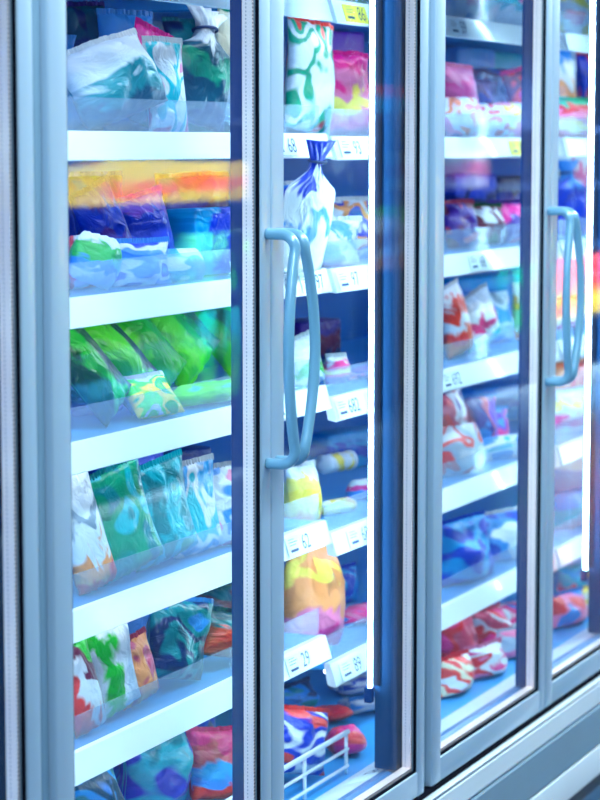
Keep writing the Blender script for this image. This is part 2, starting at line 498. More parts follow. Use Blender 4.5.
# ---------------------------------------------------------------- frozen goods
def film(name, mode, cols, clearness=0.0, scale=1.9, rough=0.2, seed=0.0):
    m, nt, out = new_mat(name)
    b = bsdf(nt, cols[0], rough + 0.2, 0.0, 0.35, 0.3)
    b.inputs['Coat Roughness'].default_value = 0.05
    tc = nt.nodes.new('ShaderNodeTexCoord')
    uv = nt.nodes.new('ShaderNodeSeparateXYZ')
    nt.links.new(tc.outputs['UV'], uv.inputs[0])
    mp = nt.nodes.new('ShaderNodeMapping')
    mp.inputs['Location'].default_value = (seed * 3.1, seed * 1.7, seed)
    nt.links.new(tc.outputs['UV'], mp.inputs['Vector'])
    no = nt.nodes.new('ShaderNodeTexNoise')
    no.inputs['Scale'].default_value = 2.6
    no.inputs['Detail'].default_value = 2.5
    no.inputs['Distortion'].default_value = 0.8
    nt.links.new(mp.outputs[0], no.inputs['Vector'])

    def mth(op, a, v=None, s=None):
        n = nt.nodes.new('ShaderNodeMath'); n.operation = op
        nt.links.new(a, n.inputs[0])
        if s is not None: nt.links.new(s, n.inputs[1])
        elif v is not None: n.inputs[1].default_value = v
        return n.outputs[0]
    wob = mth('MULTIPLY', mth('SUBTRACT', no.outputs['Fac'], 0.5), 0.75)
    if mode == 'v':        # bands from bottom to top
        drv = mth('ADD', uv.outputs['Y'], s=wob)
    elif mode == 'u':      # bands from side to side
        drv = mth('ADD', uv.outputs['X'], s=wob)
    elif mode == 'd':      # slanting bands
        drv = mth('ADD', mth('MULTIPLY', mth('ADD', uv.outputs['X'], s=uv.outputs['Y']), 0.5), s=wob)
    else:                  # blobs
        n2 = nt.nodes.new('ShaderNodeTexNoise')
        n2.inputs['Scale'].default_value = scale
        n2.inputs['Detail'].default_value = 1.5
        n2.inputs['Distortion'].default_value = 0.35
        nt.links.new(mp.outputs[0], n2.inputs['Vector'])
        k = nt.nodes.new('ShaderNodeMapRange')
        k.inputs['From Min'].default_value = 0.30
        k.inputs['From Max'].default_value = 0.70
        nt.links.new(n2.outputs['Fac'], k.inputs['Value'])
        drv = k.outputs[0]
    rp = nt.nodes.new('ShaderNodeValToRGB')
    rp.color_ramp.interpolation = 'LINEAR'
    el = rp.color_ramp.elements
    n = len(cols)
    while len(el) < 2 * n:
        el.new(0.5)
    for i, c in enumerate(cols):
        gp = 0.16 / n
        a0, a1 = i / n + (gp if i else 0), (i + 1) / n - (gp if i < n - 1 else 0)
        el[2 * i].position = a0; el[2 * i].color = (*c, 1)
        el[2 * i + 1].position = a1; el[2 * i + 1].color = (*c, 1)
    nt.links.new(drv, rp.inputs[0])
    nt.links.new(rp.outputs[0], b.inputs['Base Color'])
    # fine creases of the film
    n3 = nt.nodes.new('ShaderNodeTexNoise')
    n3.inputs['Scale'].default_value = 4.5
    n3.inputs['Detail'].default_value = 3
    n3.inputs['Distortion'].default_value = 1.2
    nt.links.new(mp.outputs[0], n3.inputs['Vector'])
    bp = nt.nodes.new('ShaderNodeBump')
    bp.inputs['Strength'].default_value = 0.55
    bp.inputs['Distance'].default_value = 0.016
    nt.links.new(n3.outputs['Fac'], bp.inputs['Height'])
    nt.links.new(bp.outputs['Normal'], b.inputs['Normal'])
    nt.links.new(bp.outputs['Normal'], b.inputs['Coat Normal'])
    tl = nt.nodes.new('ShaderNodeBsdfTranslucent')
    nt.links.new(rp.outputs[0], tl.inputs['Color'])
    m1 = nt.nodes.new('ShaderNodeMixShader')
    m1.inputs[0].default_value = 0.08
    nt.links.new(b.outputs[0], m1.inputs[1]); nt.links.new(tl.outputs[0], m1.inputs[2])
    last = m1
    if clearness > 0:
        tr = nt.nodes.new('ShaderNodeBsdfTransparent')
        lw = nt.nodes.new('ShaderNodeLayerWeight')
        lw.inputs['Blend'].default_value = 0.35
        k = nt.nodes.new('ShaderNodeMapRange')
        k.inputs['To Min'].default_value = clearness
        k.inputs['To Max'].default_value = 0.0
        nt.links.new(lw.outputs['Facing'], k.inputs['Value'])
        m2 = nt.nodes.new('ShaderNodeMixShader')
        nt.links.new(k.outputs[0], m2.inputs[0])
        nt.links.new(m1.outputs[0], m2.inputs[1]); nt.links.new(tr.outputs[0], m2.inputs[2])
        last = m2
    nt.links.new(last.outputs[0], out.inputs[0])
    return m


def bag_body(w, h, t, seed, style):
    rnd = random.Random(seed)
    mb = MB(); uv = []
    nu, nv = (18, 30)
    sv = Vector((seed * 7.3, seed * 3.1, seed * 1.9))
    ph = rnd.random() * 6
    kc = rnd.randint(4, 7)
    crump = {'pillow': 0.30, 'crumpled': 0.55, 'gather': 0.45, 'pouch': 0.20, 'lump': 0.5, 'long': 0.18}[style]
    vs = []
    for j in range(nv + 1):
        v = j / nv
        wz = 1.0
        prof = max(0.0, math.sin(PI * min(1, v ** 0.80))) ** 0.55
        if style == 'pouch':
            prof = (1 - v) ** 0.45 * min(1, v * 9 + 0.35)
        if style == 'gather':
            if v > 0.62:
                q = (v - 0.62) / 0.38
                wz = 1 - 0.80 * math.sin(min(1, q / 0.55) * PI / 2) if q < 0.55 else 0.20 + 0.5 * (q - 0.55) / 0.45
                prof = prof * (1 - q) + 0.25 * q
        elif style == 'lump':
            wz = 0.55 + 0.45 * math.sin(PI * min(1, 0.12 + v * 0.86)) ** 0.5
        else:
            wz = 1 - 0.10 * math.sin(PI * v)
        edge = min(v, 1 - v)
        ring = []
        for side in (-1, 1):
            rng = range(nu + 1) if side < 0 else range(nu - 1, 0, -1)
            for i in rng:
                u = i / nu
                s = math.sin(PI * u) ** 0.62 if 0 < u < 1 else 0
                th = t / 2 * s * prof + 0.0006
                x = (u - 0.5) * w * wz
                z = h * v
                p = Vector((x * 11, z * 11 + side * 0.0, side * 2.0)) + sv
                d = (noise.noise(p) + 0.55 * noise.noise(p * 2.3) + 0.3 * (1 - 2 * abs(noise.noise(p * 1.7 + Vector((5, 5, 5)))))) * crump * t * 0.45 * s
                d += 0.10 * t * math.sin(2 * PI * kc * u + ph) * math.exp(-edge / 0.10) * s
                bend = noise.noise(Vector((x * 4, z * 5, 3.3)) + sv) * t * (0.35 if style in ('crumpled', 'gather', 'lump') else 0.12)
                y = side * max(0.0006, th + d) + bend
                zz = z + (noise.noise(Vector((x * 9, 1.7, z * 4)) + sv) * 0.03 * h * (1 if style != 'pouch' else 0.25)) * v
                xx = x + noise.noise(Vector((z * 9, 8.7, side)) + sv) * 0.035 * w
                ring.append((xx, y, zz)); uv.append((u, v) if side < 0 else (1 - u + 0.37, v))
        vs.append(ring)
    n = len(vs[0])
    mb.v = [p for r in vs for p in r]
    for j in range(nv):
        for k in range(n):
            mb.f.append([j * n + k, j * n + (k + 1) % n, (j + 1) * n + (k + 1) % n, (j + 1) * n + k]); mb.mi.append(0); mb.sm.append(True)
    mb.f.append(list(range(n))[::-1]); mb.mi.append(0); mb.sm.append(False)
    mb.f.append([nv * n + k for k in range(n)]); mb.mi.append(0); mb.sm.append(False)
    top = [p for p in vs[-1][:nu + 1]]
    return mb, uv, top


def seal_strip(top, hh):
    """crimped strip that closes the bag, with a saw-toothed edge"""
    pts = []
    for k in range(len(top) - 1):
        for q in range(3):
            pts.append(Vector(top[k]).lerp(Vector(top[k + 1]), q / 3))
    pts.append(Vector(top[-1]))
    mb = MB()
    n = len(pts)
    for k, (x, y, z) in enumerate(pts):
        c = 0.0012 * (1 if k % 2 else -1)
        tooth = 0.0016 if k % 2 else 0
        mb.v += [(x, y + c - 0.0007, z - 0.004), (x, y + c - 0.0007, z + hh + tooth), (x, y + c + 0.0007, z - 0.004), (x, y + c + 0.0007, z + hh + tooth)]
    for k in range(n - 1):
        a, b = 4 * k, 4 * k + 4
        for f in ((a, b, b + 1, a + 1), (a + 2, a + 3, b + 3, b + 2), (a + 1, b + 1, b + 3, a + 3), (a, a + 2, b + 2, b)):
            mb.f.append(list(f)); mb.mi.append(0); mb.sm.append(False)
    e = 4 * (n - 1)
    for f in ((0, 1, 3, 2), (e, e + 2, e + 3, e + 1)):
        mb.f.append(list(f)); mb.mi.append(0); mb.sm.append(False)
    return mb


def box_body(w, h, t, seed):
    mb = MB().box(-w / 2, w / 2, -t / 2, t / 2, 0, h, 0, 0.008)
    uv = [(p[0] / w + 0.5, p[2] / h) for p in mb.v]
    return mb, uv


def roll_body(r, L, seed):
    """tube of sliced goods lying along x with softly bulging sides"""
    mb = MB(); uv = []
    n, m = 18, 16
    for j in range(m + 1):
        u = j / m
        rr = r * min(1, (math.sin(PI * min(1, max(0, u * 0.94 + 0.03))) * 4) ** 0.6) if 0 < u < 1 else r * 0.35
        rr = min(rr, r) * (1 + 0.04 * math.sin(u * 24))
        for k in range(n):
            a = 2 * PI * k / n
            mb.v.append((-L / 2 + L * u, rr * math.cos(a), r + rr * math.sin(a))); uv.append((u, k / n))
    for j in range(m):
        for k in range(n):
            mb.f.append([j * n + k, j * n + (k + 1) % n, (j + 1) * n + (k + 1) % n, (j + 1) * n + k]); mb.mi.append(0); mb.sm.append(True)
    mb.f.append(list(range(n))[::-1]); mb.f.append([m * n + k for k in range(n)])
    mb.mi += [0, 0]; mb.sm += [False, False]
    return mb, uv


NAMES = {'pillow': ('frozen_food_bag', 'bag'), 'crumpled': ('frozen_food_bag', 'bag'), 'gather': ('frozen_food_bag', 'bag'), 'lump': ('frozen_food_bag', 'bag'),
         'long': ('frozen_vegetable_bag', 'bag'), 'pouch': ('frozen_food_pouch', 'pouch'), 'box': ('frozen_food_box', 'box'), 'roll': ('frozen_food_roll', 'food roll')}
count = [0]


def goods(px0, px1, ptop, y, t, style, mode, cols, label, group, row, roll=0.0, lean=6.0, yaw=-14.0, clr=0.0, lift=0.0, bot=None, scale=1.9):
    """one pack: px0, px1 its left and right edges and ptop its top in the photo, at depth y, on shelf number row"""
    count[0] += 1
    seed = count[0]
    rnd = random.Random(seed * 17)
    pc = at((px0 + px1) / 2, ptop, y)
    ax, ay, az = scale_at(pc)
    seam = 4.49 if pc.x < 5.5 else 6.06
    rows = ROWZ if pc.x < 4.49 else ROWZ_R
    deck = rows[row] + RAIL_H - 0.0005 if row < 6 else 0.331
    deck += lift
    h = max(0.03, (at((px0 + px1) / 2, ptop, y).z - deck))
    w = max(0.06, ((px1 - px0) - 0.55 * t * ay) / ax)
    ang = math.radians(roll)
    name, cat = NAMES[style]
    mat = film(name + '_film', mode, cols, clr, scale, 0.12 + 0.12 * rnd.random(), seed * 0.77)
    lr = math.radians(lean)
    L = h / max(0.30, math.cos(lr) * math.cos(ang))
    if lean > 50:
        L = max(h, 0.15)
    if style == 'box':
        mb, uv = box_body(w, L, t, seed)
    elif style == 'roll':
        mb, uv = roll_body(t / 2, w, seed)
    else:
        mb, uv, top = bag_body(w, L, t, seed, style)
        hh = 0.008
    root = mb.build(name, mat, None, uv)
    tag(root, label, cat, group)
    if style in ('pillow', 'pouch', 'long', 'crumpled'):
        sm = film('seal_film', 'v', [tuple(c * 0.75 for c in cols[-1])], 0.0, 5, 0.2, seed)
        seal_strip(top, hh).build('top_seal', sm, root)
    elif style == 'gather':
        # tie round the neck
        ring = [q for q in mb.v if abs(q[2] - L * 0.83) < L * 0.02]
        cx = sum(q[0] for q in ring) / len(ring); cy = sum(q[1] for q in ring) / len(ring)
        rx = max(abs(q[0] - cx) for q in ring) + 0.002; ry = max(abs(q[1] - cy) for q in ring) + 0.002
        MB().tube([(cx + rx * math.cos(k * PI / 8), cy + ry * math.sin(k * PI / 8), L * 0.83) for k in range(17)], 0.003, 8).build('neck_tie', M['ink'], root)
    elif style == 'box':
        pass
    elif style == 'roll':
        g = MB().tube([(w / 2 - 0.02, 0, t / 2), (w / 2 - 0.008, 0, t / 2)], t / 2 + 0.0015, 18)
        g.build('end_band', mat, root)
    R = Matrix.Rotation(math.radians(yaw) + rnd.uniform(-0.06, 0.06), 3, 'Z') @ Matrix.Rotation(-lr, 3, 'X') @ Matrix.Rotation(ang, 3, 'Y')
    slump = 'slumped' in label
    top = (rows[row - 1] + RAIL_H - 0.020) if row >= 1 else 2.15
    allp = [Vector(v) for v in mb.v] + [Vector(v.co) for c in root.children for v in c.data.vertices]
    faces = [tuple(f) for f in mb.f]
    lim = 0.2525 if row < 6 else (0.192 if pc.x < 4.5 else 0.176)
    best = None
    snap = y <= 0.365 and style != 'lump' and (row == 5 or (row in (1, 4) and pc.x < 4.5))
    for sc, dy in TRIES:
        if snap and dy < 0: continue
        vs = [R @ (v * sc) for v in allp]
        xs = [v.x for v in vs]; ys = [v.y for v in vs]; zs = [v.z for v in vs]
        f = 1.0
        if not slump and max(zs) - min(zs) > top - deck - 0.003:
            f = (top - deck - 0.003) / (max(zs) - min(zs))
            vs = [v * f for v in vs]
            xs = [v.x for v in vs]; ys = [v.y for v in vs]; zs = [v.z for v in vs]
        yc = y + dy - (min(ys) + max(ys)) / 2
        if snap: yc = lim + 0.001 + dy - min(ys)
        if not slump and yc + min(ys) < lim: yc = lim - min(ys)
        if yc + max(ys) > 0.812: yc = 0.812 - max(ys)
        ym = yc + (min(ys) + max(ys)) / 2
        x = at((px0 + px1) / 2, ptop, ym).x - (min(xs) + max(xs)) / 2
        for sx in (4.50, 6.07):
            if min(xs) + x < sx + 0.015 and max(xs) + x > sx - 0.015:
                x += (sx + 0.0155 - min(xs) - x) if pc.x >= sx - 0.01 else (sx - 0.0155 - max(xs) - x)
                break
        T = Vector((x, yc, deck + 0.0012 - min(zs)))
        wv = [v + T for v in vs[:len(mb.v)]]
        tree = BVHTree.FromPolygons(wv, faces)
        lo = Vector((min(xs), min(ys), min(zs))) + T; hi = Vector((max(xs), max(ys), max(zs))) + T
        hit = 0
        for l2, h2, t2 in placed:
            if all(lo[i] < h2[i] and l2[i] < hi[i] for i in range(3)):
                hit += len(tree.overlap(t2))
        if best is None or hit < best[0]:
            best = (hit, T, sc * f, tree, lo, hi)
        if hit == 0: break
    hit, T, sc, tree, lo, hi = best
    if hit: print('OVERLAP', label, hit)
    if sc < 0.9: print('SHRUNK', round(sc, 2), label)
    placed.append((lo, hi, tree))
    root.matrix_world = Matrix.Translation(T) @ R.to_4x4() @ Matrix.Scale(sc, 4)
    return root


from mathutils.bvhtree import BVHTree
placed = []
TRIES = [(s_, d_) for s_ in (1.0, 0.94, 0.88, 0.80, 0.70) for d_ in (0, 0.012, -0.012, 0.025, -0.025, 0.04, -0.04, 0.06, 0.08, 0.10, 0.125)]


# colours
WH = (0.74, 0.79, 0.82); CREAM = (0.78, 0.74, 0.52); PINK = (0.90, 0.025, 0.24); LPINK = (0.88, 0.20, 0.38); MAG = (0.80, 0.0, 0.26)
TEAL = (0.0, 0.24, 0.27); DTEAL = (0.0, 0.08, 0.13); EMER = (0.0, 0.34, 0.18); AQUA = (0.0, 0.48, 0.56); CYAN = (0.0, 0.34, 0.72)
BLUE = (0.003, 0.035, 0.52); NAVY = (0.003, 0.012, 0.12); SKY = (0.03, 0.27, 0.74); PURP = (0.05, 0.008, 0.24); VIO = (0.16, 0.02, 0.52)
GREEN = (0.005, 0.46, 0.01); LIME = (0.10, 0.78, 0.01); DGREEN = (0.003, 0.09, 0.015); YEL = (0.98, 0.72, 0.02); LEM = (0.95, 0.75, 0.10)
ORANGE = (0.92, 0.18, 0.02); PEACH = (0.92, 0.33, 0.10); RED = (0.80, 0.008, 0.015); MAR = (0.14, 0.004, 0.035); CORAL = (0.90, 0.05, 0.035)
GREY = (0.20, 0.27, 0.36); SILV = (0.45, 0.55, 0.66); BROWN = (0.20, 0.06, 0.02)
ROSE = (0.62, 0.06, 0.13)

G = ['frozen packs on the top shelf', 'frozen packs on the second shelf', 'frozen packs on the third shelf', 'frozen packs on the fourth shelf', 'frozen packs on the fifth shelf', 'frozen packs on the case floor']


def R1(r, *a, **k):
    goods(*a, group=G[r - 1], row=r, **k)


def R0(*a, **k):
    goods(*a, group='frozen packs on the uppermost shelf', row=0, **k)


R0(438, 486, -40, 0.32, 0.09, 'pillow', 'b', [LPINK, WH, SKY], 'pale pink and white bag, uppermost shelf, third door')
R0(480, 536, -40, 0.33, 0.09, 'pillow', 'v', [WH, AQUA, LPINK, WH], 'white and aqua bag, uppermost shelf, third door')
R0(550, 602, -36, 0.33, 0.09, 'pillow', 'b', [LEM, WH, LPINK], 'pale yellow and pink bag, uppermost shelf, door at right edge')
R0(276, 330, -44, 0.33, 0.09, 'pillow', 'b', [WH, SKY, WH], 'white bag, uppermost shelf, second door')
R0(322, 376, -44, 0.33, 0.09, 'pillow', 'u', [LEM, LIME, WH], 'lemon and lime bag, uppermost shelf, second door')
# --- top shelf, left door
R1(1, 58, 108, 6, 0.55, 0.10, 'crumpled', 'b', [NAVY, DTEAL, PURP], 'dark navy bag at far left back, top shelf, left door')
R1(1, 96, 150, 16, 0.45, 0.07, 'crumpled', 'v', [SKY, CYAN, SKY], 'hazy blue bag standing at back, top shelf, left door', clr=0.25)
R1(1, 130, 220, 4, 0.60, 0.10, 'pillow', 'b', [DTEAL, NAVY, TEAL], 'big dark teal bag at the back wall, top shelf, left door')
R1(1, 56, 90, 36, 0.47, 0.05, 'gather', 'v', [CYAN, SKY, SKY], 'bluish clear bag with gathered neck, top shelf, left door', clr=0.3)
R1(1, 64, 158, 62, 0.315, 0.10, 'crumpled', 'v', [DTEAL, TEAL, WH, WH], 'crumpled white bag with teal underside in front, top shelf, left door', roll=-14, lean=20)
R1(1, 128, 168, 40, 0.37, 0.05, 'pillow', 'v', [TEAL, DTEAL, DTEAL, MAG], 'dark teal bag with magenta top edge, top shelf, left door', roll=18)
R1(1, 146, 184, 44, 0.32, 0.045, 'pillow', 'b', [WH, LPINK, WH, AQUA, WH], 'slim white pack with pink and aqua spots, top shelf, left door')
R1(1, 166, 226, 20, 0.335, 0.09, 'gather', 'v', [NAVY, DTEAL, DTEAL, EMER, DTEAL, WH, WH], 'dark green bag wrapped in white film, top shelf, left door', roll=14)
R1(1, 205, 262, 12, 0.33, 0.08, 'pillow', 'u', [CREAM, WH, CREAM, EMER], 'cream white bag at right edge, top shelf, left door', roll=20)
# --- top shelf, second door
R1(1, 276, 330, 22, 0.33, 0.09, 'pillow', 'b', [WH, EMER, WH, EMER, CORAL], 'white bag with emerald swooshes, top shelf, second door', roll=8)
R1(1, 312, 368, 58, 0.36, 0.10, 'crumpled', 'v', [PINK, LPINK, LEM, LPINK, PINK, MAG], 'pink bag with pale yellow centre, top shelf, second door')
R1(1, 300, 352, 30, 0.60, 0.08, 'box', 'v', [NAVY, NAVY, VIO], 'dark blue box at back, top shelf, second door', lean=0)
# --- second shelf, left door
R1(2, 60, 132, 176, 0.60, 0.10, 'pillow', 'b', [NAVY, PURP, BLUE], 'dark indigo bag at back left, second shelf, left door')
R1(2, 140, 215, 178, 0.62, 0.10, 'pillow', 'b', [NAVY, PURP, MAR], 'dark purple bag at back right, second shelf, left door')
R1(2, 76, 126, 199, 0.40, 0.08, 'crumpled', 'v', [SKY, PURP, BLUE, PURP], 'glossy violet blue bag, left of the blue ones, second shelf, left door', roll=-18)
R1(2, 118, 175, 204, 0.37, 0.08, 'pillow', 'v', [WH, BLUE, BLUE, BLUE, VIO], 'royal blue bag with clear lower half, second shelf, left door', roll=-10)
R1(2, 172, 236, 210, 0.33, 0.09, 'box', 'u', [CYAN, BLUE, BLUE], 'deep blue boxy pack at right, second shelf, left door', lean=3, yaw=-8)
R1(2, 62, 104, 236, 0.36, 0.06, 'lump', 'b', [PEACH, BROWN, CORAL, WH], 'small brown and orange bag at far left, second shelf, left door')
R1(2, 72, 118, 246, 0.295, 0.06, 'lump', 'v', [WH, SKY, GREEN, GREEN, WH], 'small clear bag with bright green band in front, second shelf, left door', roll=20, clr=0.15)
R1(2, 112, 172, 244, 0.30, 0.06, 'crumpled', 'b', [SKY, WH, BLUE, SKY], 'crinkled clear bag of white pieces in front, second shelf, left door', clr=0.3)
R1(2, 160, 204, 250, 0.285, 0.04, 'lump', 'b', [SKY, CYAN, WH], 'low clear bag before the boxy blue pack, second shelf, left door', clr=0.3)
# --- second shelf, second door
R1(2, 270, 336, 186, 0.40, 0.09, 'crumpled', 'b', [WH, SKY, BLUE, WH], 'white and blue bag half hidden at back, second shelf, second door')
R1(2, 284, 332, 140, 0.196, 0.045, 'gather', 'v', [WH, WH, SKY, WH, WH, BLUE, BLUE], 'tall white bag with blue gathered top slumped forward, second shelf, second door', lean=-12, yaw=-6)
R1(2, 284, 345, 224, 0.30, 0.07, 'crumpled', 'd', [WH, CYAN, WH, SKY, WH], 'silvery bag with pale blue folds behind handle, second shelf, second door', clr=0.15)
R1(2, 326, 374, 202, 0.37, 0.09, 'pillow', 'b', [SKY, WH, BLUE, PEACH, WH], 'clear bluish bag with orange fleck, second shelf, second door', clr=0.15)
# --- third shelf, left door : long green packs leaning
gl = [(58, 112, 340, 0.34, [DGREEN, GREEN, DGREEN], 'dark green leaf bag at far left'), (88, 140, 332, 0.385, [GREEN, LIME, DGREEN], 'green leaf bag second from the left'),
      (116, 168, 326, 0.43, [LIME, GREEN, GREEN], 'bright green leaf bag in the middle'), (144, 196, 322, 0.475, [GREEN, LIME, GREEN], 'grass green leaf bag right of the middle'),
      (172, 224, 320, 0.52, [LIME, GREEN, DGREEN], 'green leaf bag second from the right'), (200, 250, 318, 0.565, [GREEN, DGREEN, GREEN], 'deep green leaf bag beside the door edge')]
for (a, b, tp, y, cs, lb) in gl:
    R1(3, a, b, tp, y, 0.06, 'long', 'u', cs, lb + ', third shelf, left door', roll=-34, lean=24)
R1(3, 64, 128, 382, 0.295, 0.07, 'lump', 'b', [ROSE, DGREEN, GREY, SILV], 'low greyish pink bag before the greens, third shelf, left door', clr=0.2)
R1(3, 122, 176, 376, 0.30, 0.06, 'crumpled', 'b', [LIME, GREEN, YEL, LIME, WH], 'shiny lime bag lying in front of the greens, third shelf, left door', lean=35)
R1(3, 172, 240, 384, 0.30, 0.07, 'lump', 'b', [GREEN, LIME, AQUA], 'low mint green bag by the door edge, third shelf, left door', clr=0.15)
R1(3, 90, 200, 318, 0.66, 0.10, 'box', 'v', [DGREEN, DTEAL, NAVY], 'dark green box against the back, third shelf, left door', lean=0)
# --- third shelf, second door
R1(3, 284, 322, 346, 0.33, 0.07, 'pillow', 'v', [WH, GREEN, WH, WH], 'white bag with green patch behind the handle, third shelf, second door', roll=-14)
R1(3, 322, 350, 358, 0.35, 0.07, 'pillow', 'v', [VIO, PINK, LEM, PINK, WH], 'pack with pink and yellow round print, third shelf, second door')
R1(3, 343, 376, 368, 0.34, 0.06, 'lump', 'b', [VIO, BLUE, LPINK, SKY], 'small violet blue bag by the light tube, third shelf, second door')
R1(3, 280, 330, 320, 0.60, 0.10, 'box', 'v', [NAVY, MAR, PURP], 'dark plum box at back, third shelf, second door', lean=0)
# --- fourth shelf, left door
R1(4, 62, 108, 474, 0.33, 0.07, 'pouch', 'v', [CORAL, PEACH, WH, GREY, WH, WH], 'white pouch with orange bottom at far left, fourth shelf, left door', roll=-14)
R1(4, 92, 150, 478, 0.32, 0.05, 'pouch', 'b', [TEAL, AQUA, EMER, TEAL], 'teal pouch leaning beside the orange-bottomed one, fourth shelf, left door', roll=-14)
R1(4, 130, 190, 470, 0.33, 0.05, 'pouch', 'b', [EMER, AQUA, TEAL, AQUA], 'emerald pouch with clear edge, middle of fourth shelf, left door', roll=-9)
R1(4, 172, 218, 464, 0.33, 0.05, 'pouch', 'b', [AQUA, WH, CYAN, WH], 'aqua and white pouch with blue mark, fourth shelf, left door', roll=-5)
R1(4, 204, 256, 462, 0.33, 0.06, 'pouch', 'b', [LPINK, WH, SKY, WH], 'pale pinkish white pouch at right, fourth shelf, left door')
R1(4, 80, 150, 452, 0.55, 0.09, 'box', 'v', [BLUE, NAVY, BLUE], 'blue box behind the pouches at left, fourth shelf, left door', lean=0)
R1(4, 150, 215, 446, 0.56, 0.09, 'box', 'v', [CYAN, BLUE, NAVY], 'sky blue box behind the pouches, fourth shelf, left door', lean=0)
# --- fourth shelf, second door
R1(4, 278, 320, 468, 0.33, 0.09, 'pillow', 'v', [PEACH, LEM, YEL, LEM, WH], 'cream yellow bag behind the handles, fourth shelf, second door')
R1(4, 322, 356, 500, 0.33, 0.06, 'lump', 'b', [PEACH, LEM, WH], 'low peach bag beside shelf seam, fourth shelf, second door')
R1(4, 322, 352, 477, 0.43, 0.045, 'roll', 'u', [WH, WH, YEL, WH, YEL], 'white roll with yellow rings, fourth shelf, second door', lean=0, lift=0.06)
R1(4, 350, 378, 480, 0.36, 0.06, 'lump', 'v', [SKY, SKY, MAG, WH], 'pale lilac bag with magenta spot by the light tube, fourth shelf, second door')
R1(4, 320, 376, 430, 0.62, 0.09, 'box', 'v', [CYAN, BLUE, CYAN], 'wide blue box at back, fourth shelf, second door', lean=0)
# --- fifth shelf, left door
R1(5, 60, 100, 640, 0.33, 0.06, 'pillow', 'd', [RED, CORAL, WH, MAR, GREEN], 'red and white bag at far left, fifth shelf, left door', roll=-12)
R1(5, 80, 132, 630, 0.31, 0.05, 'crumpled', 'u', [WH, GREEN, WH, SILV], 'shiny white bag with green streaks, fifth shelf, left door', roll=-12)
R1(5, 112, 156, 636, 0.36, 0.07, 'pillow', 'b', [ROSE, PEACH, ROSE], 'rose beige bag, fifth shelf, left door', roll=-14)
R1(5, 104, 168, 606, 0.44, 0.08, 'crumpled', 'b', [CYAN, SKY, BLUE], 'bright blue clear bag at back, fifth shelf, left door', clr=0.15)
R1(5, 142, 208, 604, 0.35, 0.09, 'crumpled', 'b', [DTEAL, TEAL, NAVY, TEAL, SKY], 'dark teal glossy bag, middle of fifth shelf, left door', roll=12)
R1(5, 180, 250, 590, 0.46, 0.10, 'pillow', 'b', [NAVY, MAR, DTEAL], 'navy bag at back right, fifth shelf, left door')
R1(5, 196, 252, 616, 0.34, 0.08, 'crumpled', 'v', [CORAL, RED, CORAL, TEAL, DTEAL], 'teal bag with red corner at right, fifth shelf, left door', roll=14)
# --- fifth shelf, second door
R1(5, 270, 335, 552, 0.33, 0.10, 'lump', 'v', [PINK, LPINK, PEACH, PEACH, LEM, PEACH], 'large peach and pink bag, fifth shelf, second door', roll=4)
R1(5, 318, 356, 570, 0.48, 0.07, 'crumpled', 'b', [BLUE, CYAN, BLUE], 'blue bag at back by the seam, fifth shelf, second door')
R1(5, 336, 376, 606, 0.35, 0.07, 'lump', 'b', [LPINK, PINK, SKY, WH], 'pink and lilac bag by the light tube, fifth shelf, second door', clr=0.1)
# --- case floor, left door
R1(6, 56, 126, 768, 0.36, 0.14, 'crumpled', 'b', [TEAL, CYAN, DTEAL, SKY], 'teal bag at far left, case floor, left door')
R1(6, 112, 192, 738, 0.40, 0.14, 'crumpled', 'b', [CYAN, BLUE, AQUA, TEAL], 'large blue and aqua bag, case floor, left door')
R1(6, 160, 222, 716, 0.52, 0.12, 'pillow', 'b', [NAVY, BLUE, NAVY], 'dark blue bag at back, case floor, left door')
R1(6, 186, 250, 740, 0.33, 0.10, 'crumpled', 'v', [RED, SKY, CYAN, ROSE, PINK], 'blue bag with pink top at right, case floor, left door', roll=10)
R1(6, 84, 150, 742, 0.62, 0.12, 'pillow', 'b', [NAVY, DTEAL, BLUE], 'navy bag against the back wall, case floor, left door')
# --- case floor, second door
R1(6, 270, 344, 712, 0.27, 0.12, 'crumpled', 'b', [WH, BLUE, WH, BLUE, CORAL], 'white bag with blue swirls and red patch, case floor, second door', roll=14)
R1(6, 310, 348, 712, 0.40, 0.10, 'lump', 'b', [RED, CORAL, RED], 'round red bag behind the blue swirl bag, case floor, second door')
R1(6, 326, 366, 728, 0.25, 0.10, 'lump', 'b', [RED, CORAL, PINK], 'small red bag at the wire fence end, case floor, second door')
R1(6, 330, 382, 690, 0.46, 0.12, 'crumpled', 'b', [SILV, WH, BLUE, SILV], 'silvery stacked bag at back, case floor, second door')
R1(6, 342, 388, 706, 0.36, 0.12, 'crumpled', 'b', [WH, SILV, SKY], 'shiny silver bag by the inner post, case floor, second door')
R1(6, 262, 316, 696, 0.48, 0.12, 'crumpled', 'b', [TEAL, SKY, NAVY], 'teal grey bag behind swirl bag, case floor, second door')
# --- top shelf, third door
R1(1, 440, 478, 68, 0.36, 0.08, 'pillow', 'v', [MAG, LPINK, PINK, LPINK], 'tall pink bag at left, top shelf, third door')
R1(1, 466, 492, 84, 0.42, 0.08, 'crumpled', 'b', [MAR, PURP, MAR], 'dark maroon bag, top shelf, third door')
R1(1, 478, 512, 80, 0.40, 0.07, 'crumpled', 'b', [SILV, GREY, WH, MAR], 'silver and dark crinkled bag, top shelf, third door', roll=10)
R1(1, 500, 532, 76, 0.37, 0.06, 'crumpled', 'b', [RED, MAR, RED, PINK], 'bright red bag at right, top shelf, third door', roll=-12)
R1(1, 468, 522, 62, 0.45, 0.075, 'roll', 'u', [MAR, PURP, MAR, RED], 'maroon roll with red end lying high, top shelf, third door', lean=0, lift=0.125)
R1(1, 442, 482, 98, 0.31, 0.06, 'lump', 'b', [WH, ORANGE, WH, LPINK, PURP], 'small white and orange bag in front, top shelf, third door')
